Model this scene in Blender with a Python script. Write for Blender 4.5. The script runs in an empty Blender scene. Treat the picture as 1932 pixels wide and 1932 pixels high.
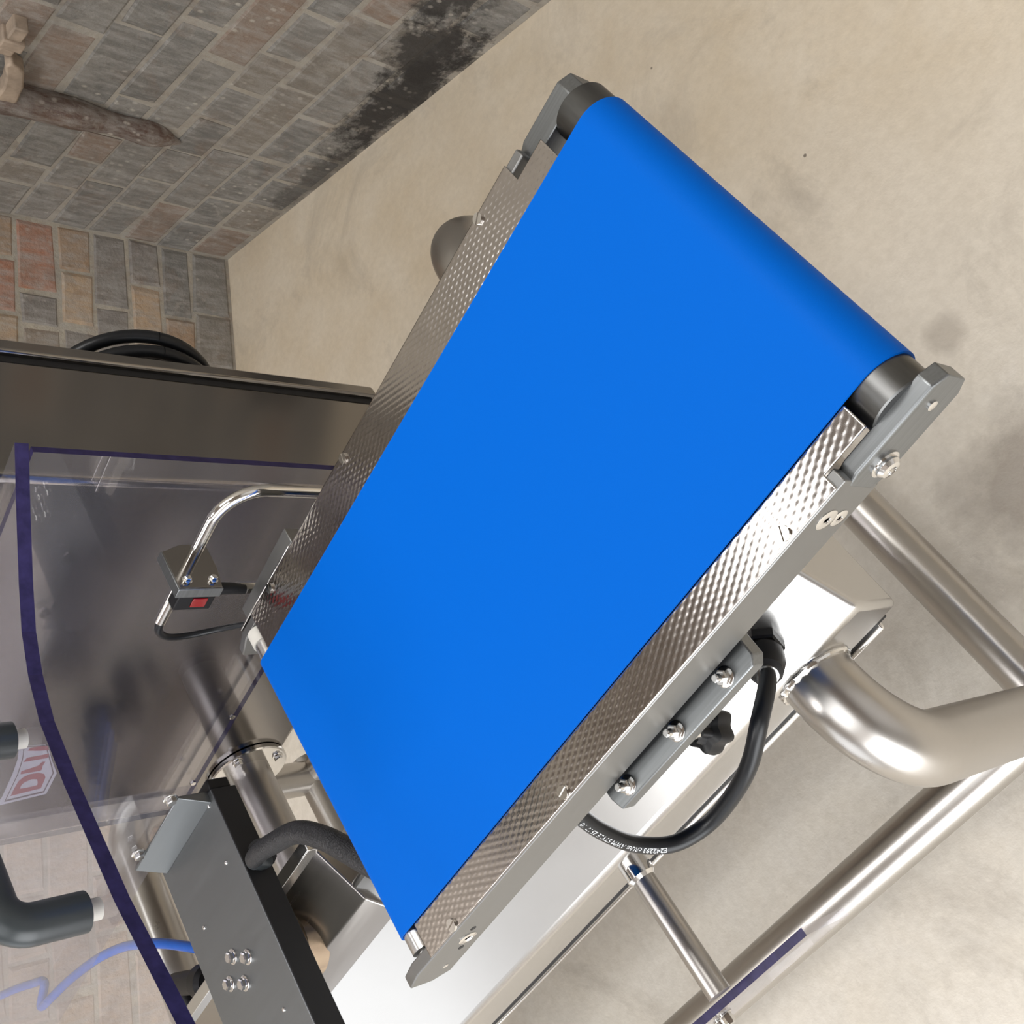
import bpy, bmesh, math, random
from mathutils import Vector, Matrix

random.seed(7)
sc = bpy.context.scene
COL = sc.collection

# ------------------------------------------------------------------ camera
cam_d = bpy.data.cameras.new('camera')
cam = bpy.data.objects.new('camera', cam_d)
COL.objects.link(cam)
cam_d.sensor_width = 36.0
cam_d.sensor_fit = 'HORIZONTAL'
cam_d.lens = 36.0 * 2080.0 / 1932.0
cam_d.clip_start = 0.02
R3 = ((0.498424, -0.727906, -0.470879), (-0.506712, -0.685321, 0.523047), (-0.703432, -0.022099, -0.710419))
m = Matrix.Identity(4)
for i in range(3):
    m[i][0] = R3[i][0]
    m[i][1] = -R3[i][1]
    m[i][2] = -R3[i][2]
m[0][3], m[1][3], m[2][3] = 0.0, 0.0, 1.5
cam.matrix_world = m
sc.camera = cam

# ------------------------------------------------------------------ world, lights, exposure
wd = bpy.data.worlds.new('overcast_daylight')
sc.world = wd
wd.use_nodes = True
bg = wd.node_tree.nodes['Background']
bg.inputs['Color'].default_value = (0.95, 0.97, 1.0, 1)
bg.inputs['Strength'].default_value = 1.7


def area(name, loc, target, sx, sy, power, col):
    d = bpy.data.lights.new(name, 'AREA')
    d.shape = 'RECTANGLE'
    d.size, d.size_y = sx, sy
    d.energy = power
    d.color = col
    o = bpy.data.objects.new(name, d)
    COL.objects.link(o)
    o.location = loc
    o.rotation_euler = (Vector(target) - Vector(loc)).to_track_quat('-Z', 'Y').to_euler()
    return o


area('doorway_daylight', (-1.1, -3.05, 1.45), (-1.1, 0.0, 1.2), 3.2, 2.3, 100, (0.97, 0.985, 1.0))
area('rooflight_daylight', (-1.10, 1.35, 2.98), (-1.10, 1.35, 0.0), 0.30, 1.5, 4, (1.0, 0.99, 0.97))
area('wide_overhead_fill', (-0.70, -0.95, 2.98), (-0.70, -0.95, 0.0), 2.2, 1.5, 9, (1.0, 0.985, 0.96))  # added overhead fill lamp, not a rooflight of the shed
area('side_overhead_fill', (-2.10, 0.22, 2.98), (-2.10, 0.22, 0.0), 1.1, 0.7, 24, (1.0, 0.985, 0.96))  # made-up side fill that brightens the wall corner and lower belt
area('rear_overhead_fill', (0.45, 1.35, 2.98), (0.45, 1.35, 0.0), 1.3, 1.3, 42, (1.0, 0.985, 0.96))  # extra lamp added to brighten the floor near the back wall

vs = sc.view_settings
vs.view_transform = 'Standard'
vs.look = 'None'
vs.exposure = 0.28
vs.gamma = 1.0
vs.use_curve_mapping = False
try:
    sc.cycles.use_denoising = True
    sc.cycles.max_bounces = 8
    sc.cycles.transparent_max_bounces = 16
    sc.cycles.caustics_reflective = False
    sc.cycles.caustics_refractive = False
except Exception:
    pass

# ------------------------------------------------------------------ materials
MAT = {}


class NT:
    """small helper to write node trees"""

    def __init__(self, name):
        self.m = bpy.data.materials.new(name)
        self.m.use_nodes = True
        self.t = self.m.node_tree
        self.b = self.t.nodes['Principled BSDF']
        self.out = self.t.nodes['Material Output']
        MAT[name] = self.m

    def n(self, typ, **kw):
        nd = self.t.nodes.new(typ)
        for k, v in kw.items():
            if k in nd.inputs:
                nd.inputs[k].default_value = v
            else:
                setattr(nd, k, v)
        return nd

    def l(self, a, b):
        self.t.links.new(a, b)

    def pos(self, scale=(1, 1, 1), rotz=0.0, obj=False):
        if obj:
            src = self.n('ShaderNodeTexCoord').outputs['Object']
        else:
            src = self.n('ShaderNodeNewGeometry').outputs['Position']
        mp = self.n('ShaderNodeMapping')
        mp.inputs['Scale'].default_value = scale
        mp.inputs['Rotation'].default_value = (0, 0, rotz)
        self.l(src, mp.inputs['Vector'])
        return mp.outputs['Vector']

    def noise(self, vec, scale, detail=4.0, rough=0.55, dist=0.0):
        nd = self.n('ShaderNodeTexNoise')
        nd.inputs['Scale'].default_value = scale
        nd.inputs['Detail'].default_value = detail
        nd.inputs['Roughness'].default_value = rough
        nd.inputs['Distortion'].default_value = dist
        self.l(vec, nd.inputs['Vector'])
        return nd.outputs['Fac']

    def ramp(self, fac, stops, interp='LINEAR'):
        nd = self.n('ShaderNodeValToRGB')
        cr = nd.color_ramp
        cr.interpolation = interp
        while len(cr.elements) < len(stops):
            cr.elements.new(0.5)
        for e, (p, c) in zip(cr.elements, stops):
            e.position = p
            e.color = c if len(c) == 4 else (*c, 1)
        self.l(fac, nd.inputs['Fac'])
        return nd.outputs['Color']

    def rng(self, fac, a, b, c, d):
        nd = self.n('ShaderNodeMapRange')
        for i, v in enumerate((a, b, c, d)):
            nd.inputs[1 + i].default_value = v
        self.l(fac, nd.inputs[0])
        return nd.outputs[0]

    def mix(self, fac, a, b, mode='MIX'):
        nd = self.n('ShaderNodeMix')
        nd.data_type = 'RGBA'
        nd.blend_type = mode
        for s, v in ((0, fac), (6, a), (7, b)):
            if hasattr(v, 'is_linked') or hasattr(v, 'links'):
                self.l(v, nd.inputs[s])
            elif s == 0:
                nd.inputs[0].default_value = v
            else:
                nd.inputs[s].default_value = v if len(v) == 4 else (*v, 1)
        return nd.outputs[2]

    def math(self, op, a, b=0.0):
        nd = self.n('ShaderNodeMath')
        nd.operation = op
        for i, v in enumerate((a, b)):
            if hasattr(v, 'links'):
                self.l(v, nd.inputs[i])
            else:
                nd.inputs[i].default_value = v
        return nd.outputs[0]

    def bump(self, h, strength=0.3, dist=0.002):
        nd = self.n('ShaderNodeBump')
        nd.inputs['Strength'].default_value = strength
        nd.inputs['Distance'].default_value = dist
        self.l(h, nd.inputs['Height'])
        self.l(nd.outputs['Normal'], self.b.inputs['Normal'])

    def set(self, **kw):
        for k, v in kw.items():
            k = k.replace('_', ' ')
            if hasattr(v, 'links'):
                self.l(v, self.b.inputs[k])
            else:
                self.b.inputs[k].default_value = v
        return self


def C4(r, g, b):
    return (r, g, b, 1)


def plain(name, col, rough=0.5, metal=0.0, spec=0.5, var=0.06, nscale=60):
    t = NT(name)
    f = t.noise(t.pos(obj=True), nscale, 3)
    lo = tuple(max(0, c * (1 - var)) for c in col)
    hi = tuple(min(1, c * (1 + var)) for c in col)
    t.set(Base_Color=t.ramp(f, [(0.3, lo), (0.7, hi)]), Roughness=rough, Metallic=metal)
    t.b.inputs['Specular IOR Level'].default_value = spec
    return t.m


def steel(name, col, rough, grain=(4, 300, 300), var=0.05, bump=0.04, rv=0.06):
    t = NT(name)
    v = t.pos(scale=grain)
    f = t.noise(v, 1.0, 3, 0.6)
    big = t.noise(t.pos(), 7.0, 3)
    lo = tuple(c * (1 - var) for c in col)
    hi = tuple(min(1, c * (1 + var)) for c in col)
    t.set(Base_Color=t.ramp(f, [(0.25, lo), (0.75, hi)]), Metallic=1.0)
    r = t.rng(f, 0.2, 0.8, rough * (1 - rv), rough * (1 + rv))
    r2 = t.math('ADD', r, t.rng(big, 0.3, 0.7, -0.015, 0.015))
    t.set(Roughness=r2)
    if bump:
        t.bump(f, bump, 0.0006)
    return t.m


steel('brushed_steel', (0.55, 0.54, 0.525), 0.25, grain=(25, 1400, 1400), var=0.02, bump=0.0)
steel('tube_steel', (0.48, 0.46, 0.435), 0.29, grain=(90, 90, 90), var=0.015, bump=0.0, rv=0.02)
steel('grey_side_steel', (0.24, 0.24, 0.235), 0.45, grain=(6, 300, 300), var=0.03, bump=0.01)
steel('machined_steel', (0.22, 0.23, 0.235), 0.40, grain=(8, 500, 500), var=0.12, bump=0.04)
steel('polished_steel', (0.75, 0.74, 0.72), 0.12, grain=(60, 60, 60), bump=0.0)
steel('cabinet_steel', (0.28, 0.265, 0.25), 0.15, grain=(20, 20, 900), var=0.015, bump=0.0, rv=0.02)
steel('pressed_steel', (0.50, 0.47, 0.445), 0.15, grain=(60, 60, 60), bump=0.0)
steel('dark_drum_steel', (0.12, 0.12, 0.118), 0.36, grain=(120, 20, 120), var=0.15)
steel('channel_steel', (0.19, 0.20, 0.205), 0.42, grain=(9, 120, 120), var=0.03, bump=0.01)
steel('saddle_steel', (0.36, 0.34, 0.32), 0.26, grain=(9, 160, 160), var=0.03, bump=0.005)
plain('black_rubber', (0.007, 0.008, 0.010), 0.36, spec=0.35)
plain('black_plastic', (0.007, 0.007, 0.008), 0.45, spec=0.3)
plain('black_seal_shade', (0.006, 0.006, 0.007), 0.6)
plain('handle_grey', (0.030, 0.036, 0.039), 0.33, spec=0.4)
plain('pneumatic_blue', (0.0, 0.10, 0.52), 0.2)
plain('print_white', (0.72, 0.74, 0.76), 0.6)
plain('sticker_white', (0.62, 0.62, 0.66), 0.5)
plain('sticker_red', (0.36, 0.055, 0.07), 0.5)
plain('sticker_line', (0.10, 0.06, 0.07), 0.5)
plain('nylon_white', (0.62, 0.60, 0.55), 0.4)
plain('rust_iron', (0.32, 0.25, 0.19), 0.8, var=0.35, nscale=30)
plain('bronze_ring', (0.55, 0.45, 0.35), 0.22, metal=1.0)

t = NT('blue_belt')
f = t.noise(t.pos(), 1800, 2)
t.set(Base_Color=t.ramp(f, [(0.3, (0.0, 0.098, 0.48)), (0.7, (0.0, 0.107, 0.52))]), Roughness=0.50)
t.b.inputs['Specular IOR Level'].default_value = 0.05
t.bump(f, 0.05, 0.0003)

t = NT('red_lens')
t.set(Base_Color=C4(0.22, 0.004, 0.006), Roughness=0.08)

t = NT('braided_black')
w = t.n('ShaderNodeTexVoronoi')
w.inputs['Scale'].default_value = 700
t.l(t.pos(scale=(1, 0.6, 1)), w.inputs['Vector'])
t.set(Base_Color=t.ramp(w.outputs['Distance'], [(0.1, (0.03, 0.03, 0.032)), (0.6, (0.009, 0.009, 0.01))]), Roughness=0.5)
t.bump(w.outputs['Distance'], 0.6, 0.001)


def clear_sheet(name, tint, gloss, haze, hazecol):
    m_ = bpy.data.materials.new(name)
    MAT[name] = m_
    m_.use_nodes = True
    tr = m_.node_tree
    for nd in list(tr.nodes):
        if nd.type != 'OUTPUT_MATERIAL':
            tr.nodes.remove(nd)
    out = [nd for nd in tr.nodes if nd.type == 'OUTPUT_MATERIAL'][0]
    tp = tr.nodes.new('ShaderNodeBsdfTransparent')
    tp.inputs['Color'].default_value = (*tint, 1)
    gl = tr.nodes.new('ShaderNodeBsdfGlossy')
    gl.inputs['Roughness'].default_value = 0.02
    df = tr.nodes.new('ShaderNodeBsdfDiffuse')
    df.inputs['Color'].default_value = (*hazecol, 1)
    lw = tr.nodes.new('ShaderNodeLayerWeight')
    lw.inputs['Blend'].default_value = 0.5
    pw = tr.nodes.new('ShaderNodeMath')
    pw.operation = 'POWER'
    pw.inputs[1].default_value = 4.0
    tr.links.new(lw.outputs['Facing'], pw.inputs[0])
    fr = tr.nodes.new('ShaderNodeMath')
    fr.operation = 'MULTIPLY_ADD'
    fr.inputs[1].default_value = 0.9
    fr.inputs[2].default_value = 0.05
    tr.links.new(pw.outputs[0], fr.inputs[0])
    geo = tr.nodes.new('ShaderNodeNewGeometry')
    nz = tr.nodes.new('ShaderNodeTexNoise')
    nz.inputs['Scale'].default_value = 2.5
    tr.links.new(geo.outputs['Position'], nz.inputs['Vector'])
    mr = tr.nodes.new('ShaderNodeMapRange')
    mr.inputs[1].default_value, mr.inputs[2].default_value = 0.3, 0.7
    mr.inputs[3].default_value, mr.inputs[4].default_value = haze * 0.5, haze * 1.5
    tr.links.new(nz.outputs['Fac'], mr.inputs[0])
    mx1 = tr.nodes.new('ShaderNodeMixShader')
    tr.links.new(mr.outputs[0], mx1.inputs[0])
    tr.links.new(tp.outputs[0], mx1.inputs[1])
    tr.links.new(df.outputs[0], mx1.inputs[2])
    mul = tr.nodes.new('ShaderNodeMath')
    mul.operation = 'MULTIPLY'
    mul.inputs[1].default_value = gloss
    tr.links.new(fr.outputs[0], mul.inputs[0])
    mx2 = tr.nodes.new('ShaderNodeMixShader')
    tr.links.new(mul.outputs[0], mx2.inputs[0])
    tr.links.new(mx1.outputs[0], mx2.inputs[1])
    tr.links.new(gl.outputs[0], mx2.inputs[2])
    tr.links.new(mx2.outputs[0], out.inputs['Surface'])
    return m_


clear_sheet('clear_sheet', (0.95, 0.945, 0.965), 0.8, 0.035, (0.62, 0.60, 0.66))
plain('sheet_edge_purple', (0.030, 0.024, 0.075), 0.35, spec=0.15, var=0.25, nscale=90)

# concrete floor
t = NT('concrete')
p = t.pos()
big = t.noise(p, 1.3, 5, 0.6, 0.4)
mid = t.noise(p, 6.0, 6, 0.65, 0.3)
fine = t.noise(p, 60.0, 4, 0.7)
base = t.ramp(big, [(0.30, (0.63, 0.58, 0.505)), (0.55, (0.70, 0.65, 0.575)), (0.75, (0.66, 0.615, 0.545))])
# base colour turns yellower and darker towards the back brick wall
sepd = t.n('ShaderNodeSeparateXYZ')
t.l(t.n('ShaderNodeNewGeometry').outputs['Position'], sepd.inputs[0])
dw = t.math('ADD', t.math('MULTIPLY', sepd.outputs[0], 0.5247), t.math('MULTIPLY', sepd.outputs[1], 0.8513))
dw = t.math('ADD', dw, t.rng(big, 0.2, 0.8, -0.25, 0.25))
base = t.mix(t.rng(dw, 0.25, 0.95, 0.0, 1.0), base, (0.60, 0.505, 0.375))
c = t.mix(t.rng(mid, 0.35, 0.68, 0.0, 0.55), base, (0.72, 0.65, 0.545))
dark = t.noise(t.pos(scale=(1.0, 1.0, 1.0)), 3.1, 7, 0.7, 0.8)
c = t.mix(t.rng(dark, 0.54, 0.78, 0.0, 0.60), c, (0.27, 0.23, 0.185))
c = t.mix(t.rng(fine, 0.35, 0.75, 0.0, 0.22), c, (0.30, 0.245, 0.18))
vo = t.n('ShaderNodeTexVoronoi')
vo.inputs['Scale'].default_value = 9.0
t.l(t.pos(), vo.inputs['Vector'])
c = t.mix(t.rng(vo.outputs['Distance'], 0.020, 0.032, 0.8, 0.0), c, (0.10, 0.075, 0.055))
# two soaked-in dark patches beside the machine
sep = t.n('ShaderNodeSeparateXYZ')
t.l(t.n('ShaderNodeNewGeometry').outputs['Position'], sep.inputs[0])
for (sx, sy, rad, k) in ((-0.30, 0.44, 0.13, 0.55), (-0.245, 0.66, 0.035, 0.35), (-0.10, 0.34, 0.10, 0.35)):
    dx = t.math('SUBTRACT', sep.outputs[0], sx)
    dy = t.math('SUBTRACT', sep.outputs[1], sy)
    d = t.math('SQRT', t.math('ADD', t.math('MULTIPLY', dx, dx), t.math('MULTIPLY', dy, dy)))
    d = t.math('ADD', d, t.rng(mid, 0.2, 0.8, -rad * 0.6, rad * 0.6))
    c = t.mix(t.rng(d, rad * 0.4, rad, k, 0.0), c, (0.17, 0.13, 0.10))
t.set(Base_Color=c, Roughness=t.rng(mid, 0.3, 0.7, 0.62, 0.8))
t.bump(t.noise(p, 45, 6, 0.7), 0.18, 0.004)

# brick faces: dirt, white specks, soot with a shape of its own near the floor of the back wall
WC = (-1.2385, 2.3196)
DA = (0.85129, -0.52469)
DB = (-0.59964, -0.80027)


def masonry(name, stops, speck=0.6, soot=True, rough=0.85):
    t = NT(name)
    p = t.pos()
    oi = t.n('ShaderNodeObjectInfo')
    base = t.ramp(oi.outputs['Random'], stops, 'CONSTANT')
    mot = t.noise(p, 22, 6, 0.7, 0.6)
    c = t.mix(t.rng(mot, 0.38, 0.70, 0.0, 0.6), base, (0.25, 0.23, 0.205))
    br = t.noise(p, 12, 6, 0.7, 1.0)
    c = t.mix(t.rng(br, 0.52, 0.72, 0.0, 0.55), c, (0.20, 0.135, 0.095))
    sm = t.noise(p, 17, 7, 0.72, 1.2)
    c = t.mix(t.rng(sm, 0.56, 0.72, 0.0, 0.6), c, (0.40, 0.375, 0.33))
    st = t.noise(t.pos(scale=(60, 60, 14)), 1.0, 4, 0.7)
    c = t.mix(t.rng(st, 0.42, 0.75, 0.0, 0.65), c, (0.40, 0.385, 0.36))
    dk = t.noise(p, 9, 5, 0.65, 0.5)
    c = t.mix(t.rng(dk, 0.52, 0.78, 0.0, 0.45), c, (0.075, 0.07, 0.065))
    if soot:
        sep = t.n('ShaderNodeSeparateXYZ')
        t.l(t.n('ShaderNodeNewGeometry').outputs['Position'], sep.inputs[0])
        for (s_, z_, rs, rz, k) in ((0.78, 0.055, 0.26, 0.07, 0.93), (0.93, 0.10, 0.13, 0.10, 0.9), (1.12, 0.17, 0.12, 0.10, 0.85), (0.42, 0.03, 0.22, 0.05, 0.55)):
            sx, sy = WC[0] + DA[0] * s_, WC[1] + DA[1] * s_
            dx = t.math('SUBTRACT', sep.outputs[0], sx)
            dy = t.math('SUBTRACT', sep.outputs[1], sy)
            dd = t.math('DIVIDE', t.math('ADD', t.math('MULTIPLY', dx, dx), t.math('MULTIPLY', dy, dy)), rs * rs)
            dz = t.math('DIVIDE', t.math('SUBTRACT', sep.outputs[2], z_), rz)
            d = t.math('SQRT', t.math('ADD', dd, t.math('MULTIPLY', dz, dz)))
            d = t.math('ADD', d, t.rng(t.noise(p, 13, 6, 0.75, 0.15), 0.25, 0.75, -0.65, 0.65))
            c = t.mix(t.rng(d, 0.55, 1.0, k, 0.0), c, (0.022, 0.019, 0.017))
    vo = t.n('ShaderNodeTexVoronoi')
    vo.inputs['Scale'].default_value = 48
    t.l(t.pos(scale=(1, 1, 0.7)), vo.inputs['Vector'])
    sp = t.rng(vo.outputs['Distance'], 0.12, 0.24, speck, 0.0)
    cl = t.rng(t.noise(p, 4.0, 3, 0.6), 0.45, 0.62, 0.0, 1.0)
    c = t.mix(t.math('MULTIPLY', sp, cl), c, (0.52, 0.48, 0.42))
    t.set(Base_Color=c, Roughness=rough)
    t.bump(t.math('ADD', t.noise(p, 70, 6, 0.7), t.noise(p, 18, 4, 0.6)), 0.6, 0.006)
    return t.m


masonry('brick_dark', [(0.0, (0.15, 0.145, 0.135)), (0.35, (0.18, 0.17, 0.155)), (0.62, (0.20, 0.175, 0.145)), (0.86, (0.23, 0.165, 0.125))])
masonry('brick_warm', [(0.0, (0.26, 0.21, 0.165)), (0.15, (0.34, 0.225, 0.14)), (0.35, (0.37, 0.17, 0.105)), (0.6, (0.43, 0.31, 0.205)), (0.85, (0.20, 0.18, 0.165))], 0.4, False)
masonry('brick_pale', [(0.0, (0.42, 0.33, 0.255)), (0.4, (0.47, 0.38, 0.30)), (0.75, (0.39, 0.315, 0.25))], 0.2, False)
masonry('mortar', [(0.0, (0.37, 0.335, 0.28)), (0.5, (0.37, 0.335, 0.28))], 0.3, True)
masonry('mortar_pale', [(0.0, (0.43, 0.385, 0.31)), (0.5, (0.43, 0.385, 0.31))], 0.3, False)
masonry('rust_brown', [(0.0, (0.085, 0.042, 0.028)), (0.5, (0.085, 0.042, 0.028))], 0.95, False)

t = NT('timber_ceiling')
t.set(Base_Color=t.ramp(t.noise(t.pos(scale=(0.6, 7, 1)), 1.0, 4), [(0.3, (0.16, 0.125, 0.10)), (0.7, (0.24, 0.195, 0.16))]), Roughness=0.7)
t = NT('grey_plaster')
t.set(Base_Color=t.ramp(t.noise(t.pos(), 2.0, 4), [(0.3, (0.66, 0.65, 0.65)), (0.7, (0.74, 0.73, 0.73))]), Roughness=0.85)

# ------------------------------------------------------------------ mesh helpers


class MB:
    def __init__(self):
        self.v, self.f, self.mi = [], [], []

    def add(self, vs, fs, M=None, mi=0):
        o = len(self.v)
        for v in vs:
            self.v.append(tuple(M @ Vector(v)) if M is not None else tuple(v))
        for f in fs:
            self.f.append(tuple(i + o for i in f))
            self.mi.append(mi)
        return self

    def box(self, x0, x1, y0, y1, z0, z1, M=None, mi=0):
        vs = [(x, y, z) for x in (x0, x1) for y in (y0, y1) for z in (z0, z1)]
        fs = [(0, 1, 3, 2), (4, 6, 7, 5), (0, 4, 5, 1), (2, 3, 7, 6), (0, 2, 6, 4), (1, 5, 7, 3)]
        return self.add(vs, fs, M, mi)

    def prism(self, poly, a0, a1, axis='X', M=None, mi=0, mi_side=None):
        """polygon in the plane normal to axis, extruded from a0 to a1"""
        n = len(poly)

        def mk(a, p):
            if axis == 'X':
                return (a, p[0], p[1])
            if axis == 'Y':
                return (p[0], a, p[1])
            return (p[0], p[1], a)
        vs = [mk(a0, p) for p in poly] + [mk(a1, p) for p in poly]
        self.add(vs, [tuple(range(n))[::-1], tuple(range(n, 2 * n))], M, mi)
        o = len(self.v) - 2 * n
        for i in range(n):
            j = (i + 1) % n
            self.f.append((o + i, o + j, o + n + j, o + n + i))
            self.mi.append(mi if mi_side is None else mi_side)
        return self

    def lathe(self, prof, seg=24, M=None, mi=0, star=None):
        """prof: list of (r, z); revolve about z"""
        vs, fs = [], []
        for r, z in prof:
            for k in range(seg):
                a = 2 * math.pi * k / seg
                rr = r if star is None else r * (1 + star * math.cos(6 * a))
                vs.append((rr * math.cos(a), rr * math.sin(a), z))
        n = len(prof)
        for i in range(n - 1):
            for k in range(seg):
                k2 = (k + 1) % seg
                fs.append((i * seg + k, i * seg + k2, (i + 1) * seg + k2, (i + 1) * seg + k))
        fs.append(tuple(range(seg))[::-1])
        fs.append(tuple((n - 1) * seg + k for k in range(seg)))
        return self.add(vs, fs, M, mi)

    def tube(self, path, r, seg=20, caps=True, mi=0):
        path = [Vector(p) for p in path]
        n = len(path)
        rad = r if callable(r) else (lambda t_: r)
        tang = []
        for i in range(n):
            a, b = path[max(0, i - 1)], path[min(n - 1, i + 1)]
            tang.append((b - a).normalized())
        ref = Vector((0, 0, 1)) if abs(tang[0].z) < 0.9 else Vector((1, 0, 0))
        u = (ref - tang[0] * ref.dot(tang[0])).normalized()
        vs, fs = [], []
        for i in range(n):
            u = (u - tang[i] * u.dot(tang[i])).normalized()
            w_ = tang[i].cross(u)
            rr = rad(i / (n - 1))
            for k in range(seg):
                a = 2 * math.pi * k / seg
                vs.append(path[i] + (u * math.cos(a) + w_ * math.sin(a)) * rr)
        for i in range(n - 1):
            for k in range(seg):
                k2 = (k + 1) % seg
                fs.append((i * seg + k, i * seg + k2, (i + 1) * seg + k2, (i + 1) * seg + k))
        if caps:
            fs.append(tuple(range(seg))[::-1])
            fs.append(tuple((n - 1) * seg + k for k in range(seg)))
        return self.add(vs, fs, None, mi)


def link(o, parent=None):
    COL.objects.link(o)
    if parent is not None:
        o.parent = parent
    return o


def build(name, mb, mat, parent=None, bevel=0.0, smooth=True, angle=32, label=None, seg=2):
    me = bpy.data.meshes.new(name)
    me.from_pydata([tuple(v) for v in mb.v], [], mb.f)
    mats = mat if isinstance(mat, (list, tuple)) else [mat]
    for mm in mats:
        me.materials.append(MAT[mm])
    for i, pl in enumerate(me.polygons):
        pl.material_index = mb.mi[i]
    me.update()
    bm = bmesh.new()
    bm.from_mesh(me)
    bmesh.ops.recalc_face_normals(bm, faces=bm.faces)
    bm.to_mesh(me)
    bm.free()
    o = bpy.data.objects.new(name, me)
    link(o, parent)
    if bevel:
        b = o.modifiers.new('bevel', 'BEVEL')
        b.width = bevel
        b.segments = seg
        b.limit_method = 'ANGLE'
        b.angle_limit = math.radians(28)
    if smooth:
        for pl in me.polygons:
            pl.use_smooth = True
        try:
            me.set_sharp_from_angle(angle=math.radians(angle))
        except Exception:
            pass
    if label:
        o['label'] = label
    return o


def thing(name, label, cat, group=None):
    o = bpy.data.objects.new(name, None)
    o.empty_display_size = 0.05
    link(o)
    o['label'] = label
    o['category'] = cat
    if group:
        o['group'] = group
    return o


def tag(o, label, cat, group=None):
    o['label'] = label
    o['category'] = cat
    if group:
        o['group'] = group
    return o


def spline(pts, n=8):
    pts = [Vector(p) for p in pts]
    P = [pts[0] * 2 - pts[1]] + pts + [pts[-1] * 2 - pts[-2]]
    out = []
    for i in range(1, len(P) - 2):
        for k in range(n):
            t_ = k / n
            a, b, c_, d = P[i - 1], P[i], P[i + 1], P[i + 2]
            out.append(0.5 * ((2 * b) + (c_ - a) * t_ + (2 * a - 5 * b + 4 * c_ - d) * t_ ** 2 + (3 * b - a - 3 * c_ + d) * t_ ** 3))
    out.append(pts[-1])
    return out


def arc(c, u, v, r, a0, a1, n=14):
    c, u, v = Vector(c), Vector(u), Vector(v)
    return [c + (u * math.cos(a0 + (a1 - a0) * k / n) + v * math.sin(a0 + (a1 - a0) * k / n)) * r for k in range(n + 1)]


def orient(loc, direction, spin=0.0):
    q = Vector(direction).to_track_quat('Z', 'Y')
    return Matrix.Translation(Vector(loc)) @ q.to_matrix().to_4x4() @ Matrix.Rotation(spin, 4, 'Z')


def hexbolt(mb, loc, d, r=0.006, h=0.005, washer=True, tip=0.0, spin=0.3):
    M = orient(loc, d, spin)
    z = 0.0
    if washer:
        mb.lathe([(r * 1.35, 0), (r * 1.35, 0.0012), (r * 1.2, 0.0016)], 18, M)
        z = 0.0016
    mb.lathe([(r, z), (r, z + h * 0.8), (r * 0.82, z + h)], 6, M)
    if tip:
        mb.lathe([(r * 0.55, z + h), (r * 0.55, z + h + tip), (r * 0.4, z + h + tip + 0.001)], 12, M)


def slotscrew(mb, loc, d, r=0.005, spin=0.7):
    M = orient(loc, d, spin)
    n = 16
    # two half discs leave a slot between them
    for s in (-1, 1):
        poly = []
        g = r * 0.16
        a0 = math.asin(g / r)
        for k in range(9):
            a = a0 + (math.pi - 2 * a0) * k / 8
            poly.append((r * math.cos(a), s * r * math.sin(a)))
        mb.prism(poly, 0.0, 0.0016, 'Z', M)
    mb.lathe([(r, -0.001), (r, 0.0006)], n, M)


# ------------------------------------------------------------------ setting: floor, walls, ceiling
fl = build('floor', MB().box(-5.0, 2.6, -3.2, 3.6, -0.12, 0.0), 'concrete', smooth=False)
fl['kind'] = 'structure'


def wall_matrix(d, inward):
    """local x along the wall, y into the room, z up, origin at the room corner on the floor"""
    M = Matrix.Identity(4)
    M[0][0], M[1][0] = d
    M[0][1], M[1][1] = inward
    M[0][3], M[1][3] = WC
    return M


NA = (-0.52469, -0.85129)
NB = (0.80027, -0.59964)
MA = wall_matrix(DA, NA)
MBm = wall_matrix(DB, NB)


def rough_brick_mesh(name, mat, k):
    rnd = random.Random(100 + k)
    bm = bmesh.new()
    bmesh.ops.create_cube(bm, size=1.0)
    for v in bm.verts:
        v.co.x += rnd.uniform(-0.022, 0.022)
        v.co.z += rnd.uniform(-0.055, 0.055)
        v.co.y += rnd.uniform(-0.02, 0.02)
    front = [e for e in bm.edges if all(v.co.y > 0 for v in e.verts)]
    bmesh.ops.bevel(bm, geom=front, offset=0.06, segments=1, affect='EDGES', profile=0.5)
    me = bpy.data.meshes.new(name)
    bm.to_mesh(me)
    bm.free()
    me.materials.append(MAT[mat])
    return me


BV = {mt: [rough_brick_mesh('brick', mt, i) for i in range(7)] for mt in ('brick_dark', 'brick_warm', 'brick_pale')}


def brick_wall(name, M, length, height, mortar, rows, picker, skip=None):
    w = build(name, MB().box(-0.05 if name == 'wall_back' else 0.0, length, -0.22, 0.0, -0.1, height, M), mortar, smooth=False)
    w['kind'] = 'structure'
    for z0, z1, joints in rows:
        for a, b in zip(joints[:-1], joints[1:]):
            if skip and skip(a, b, z0, z1):
                continue
            g = random.uniform(0.005, 0.010)
            mt = picker((a + b) / 2, (z0 + z1) / 2)
            me = random.choice(BV[mt])
            o = bpy.data.objects.new('brick', me)
            L, Hh = (b - a) - g, (z1 - z0) - random.uniform(0.006, 0.013)
            dep = 0.05
            proud = random.uniform(0.0015, 0.0045)
            o.matrix_world = M @ Matrix.Translation(((a + b) / 2, proud - dep / 2, (z0 + z1) / 2)) @ Matrix.Rotation(random.uniform(-0.008, 0.008), 4, 'Y') @ Matrix.Diagonal((L, dep, Hh, 1))
            link(o, w)
    return w


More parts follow.
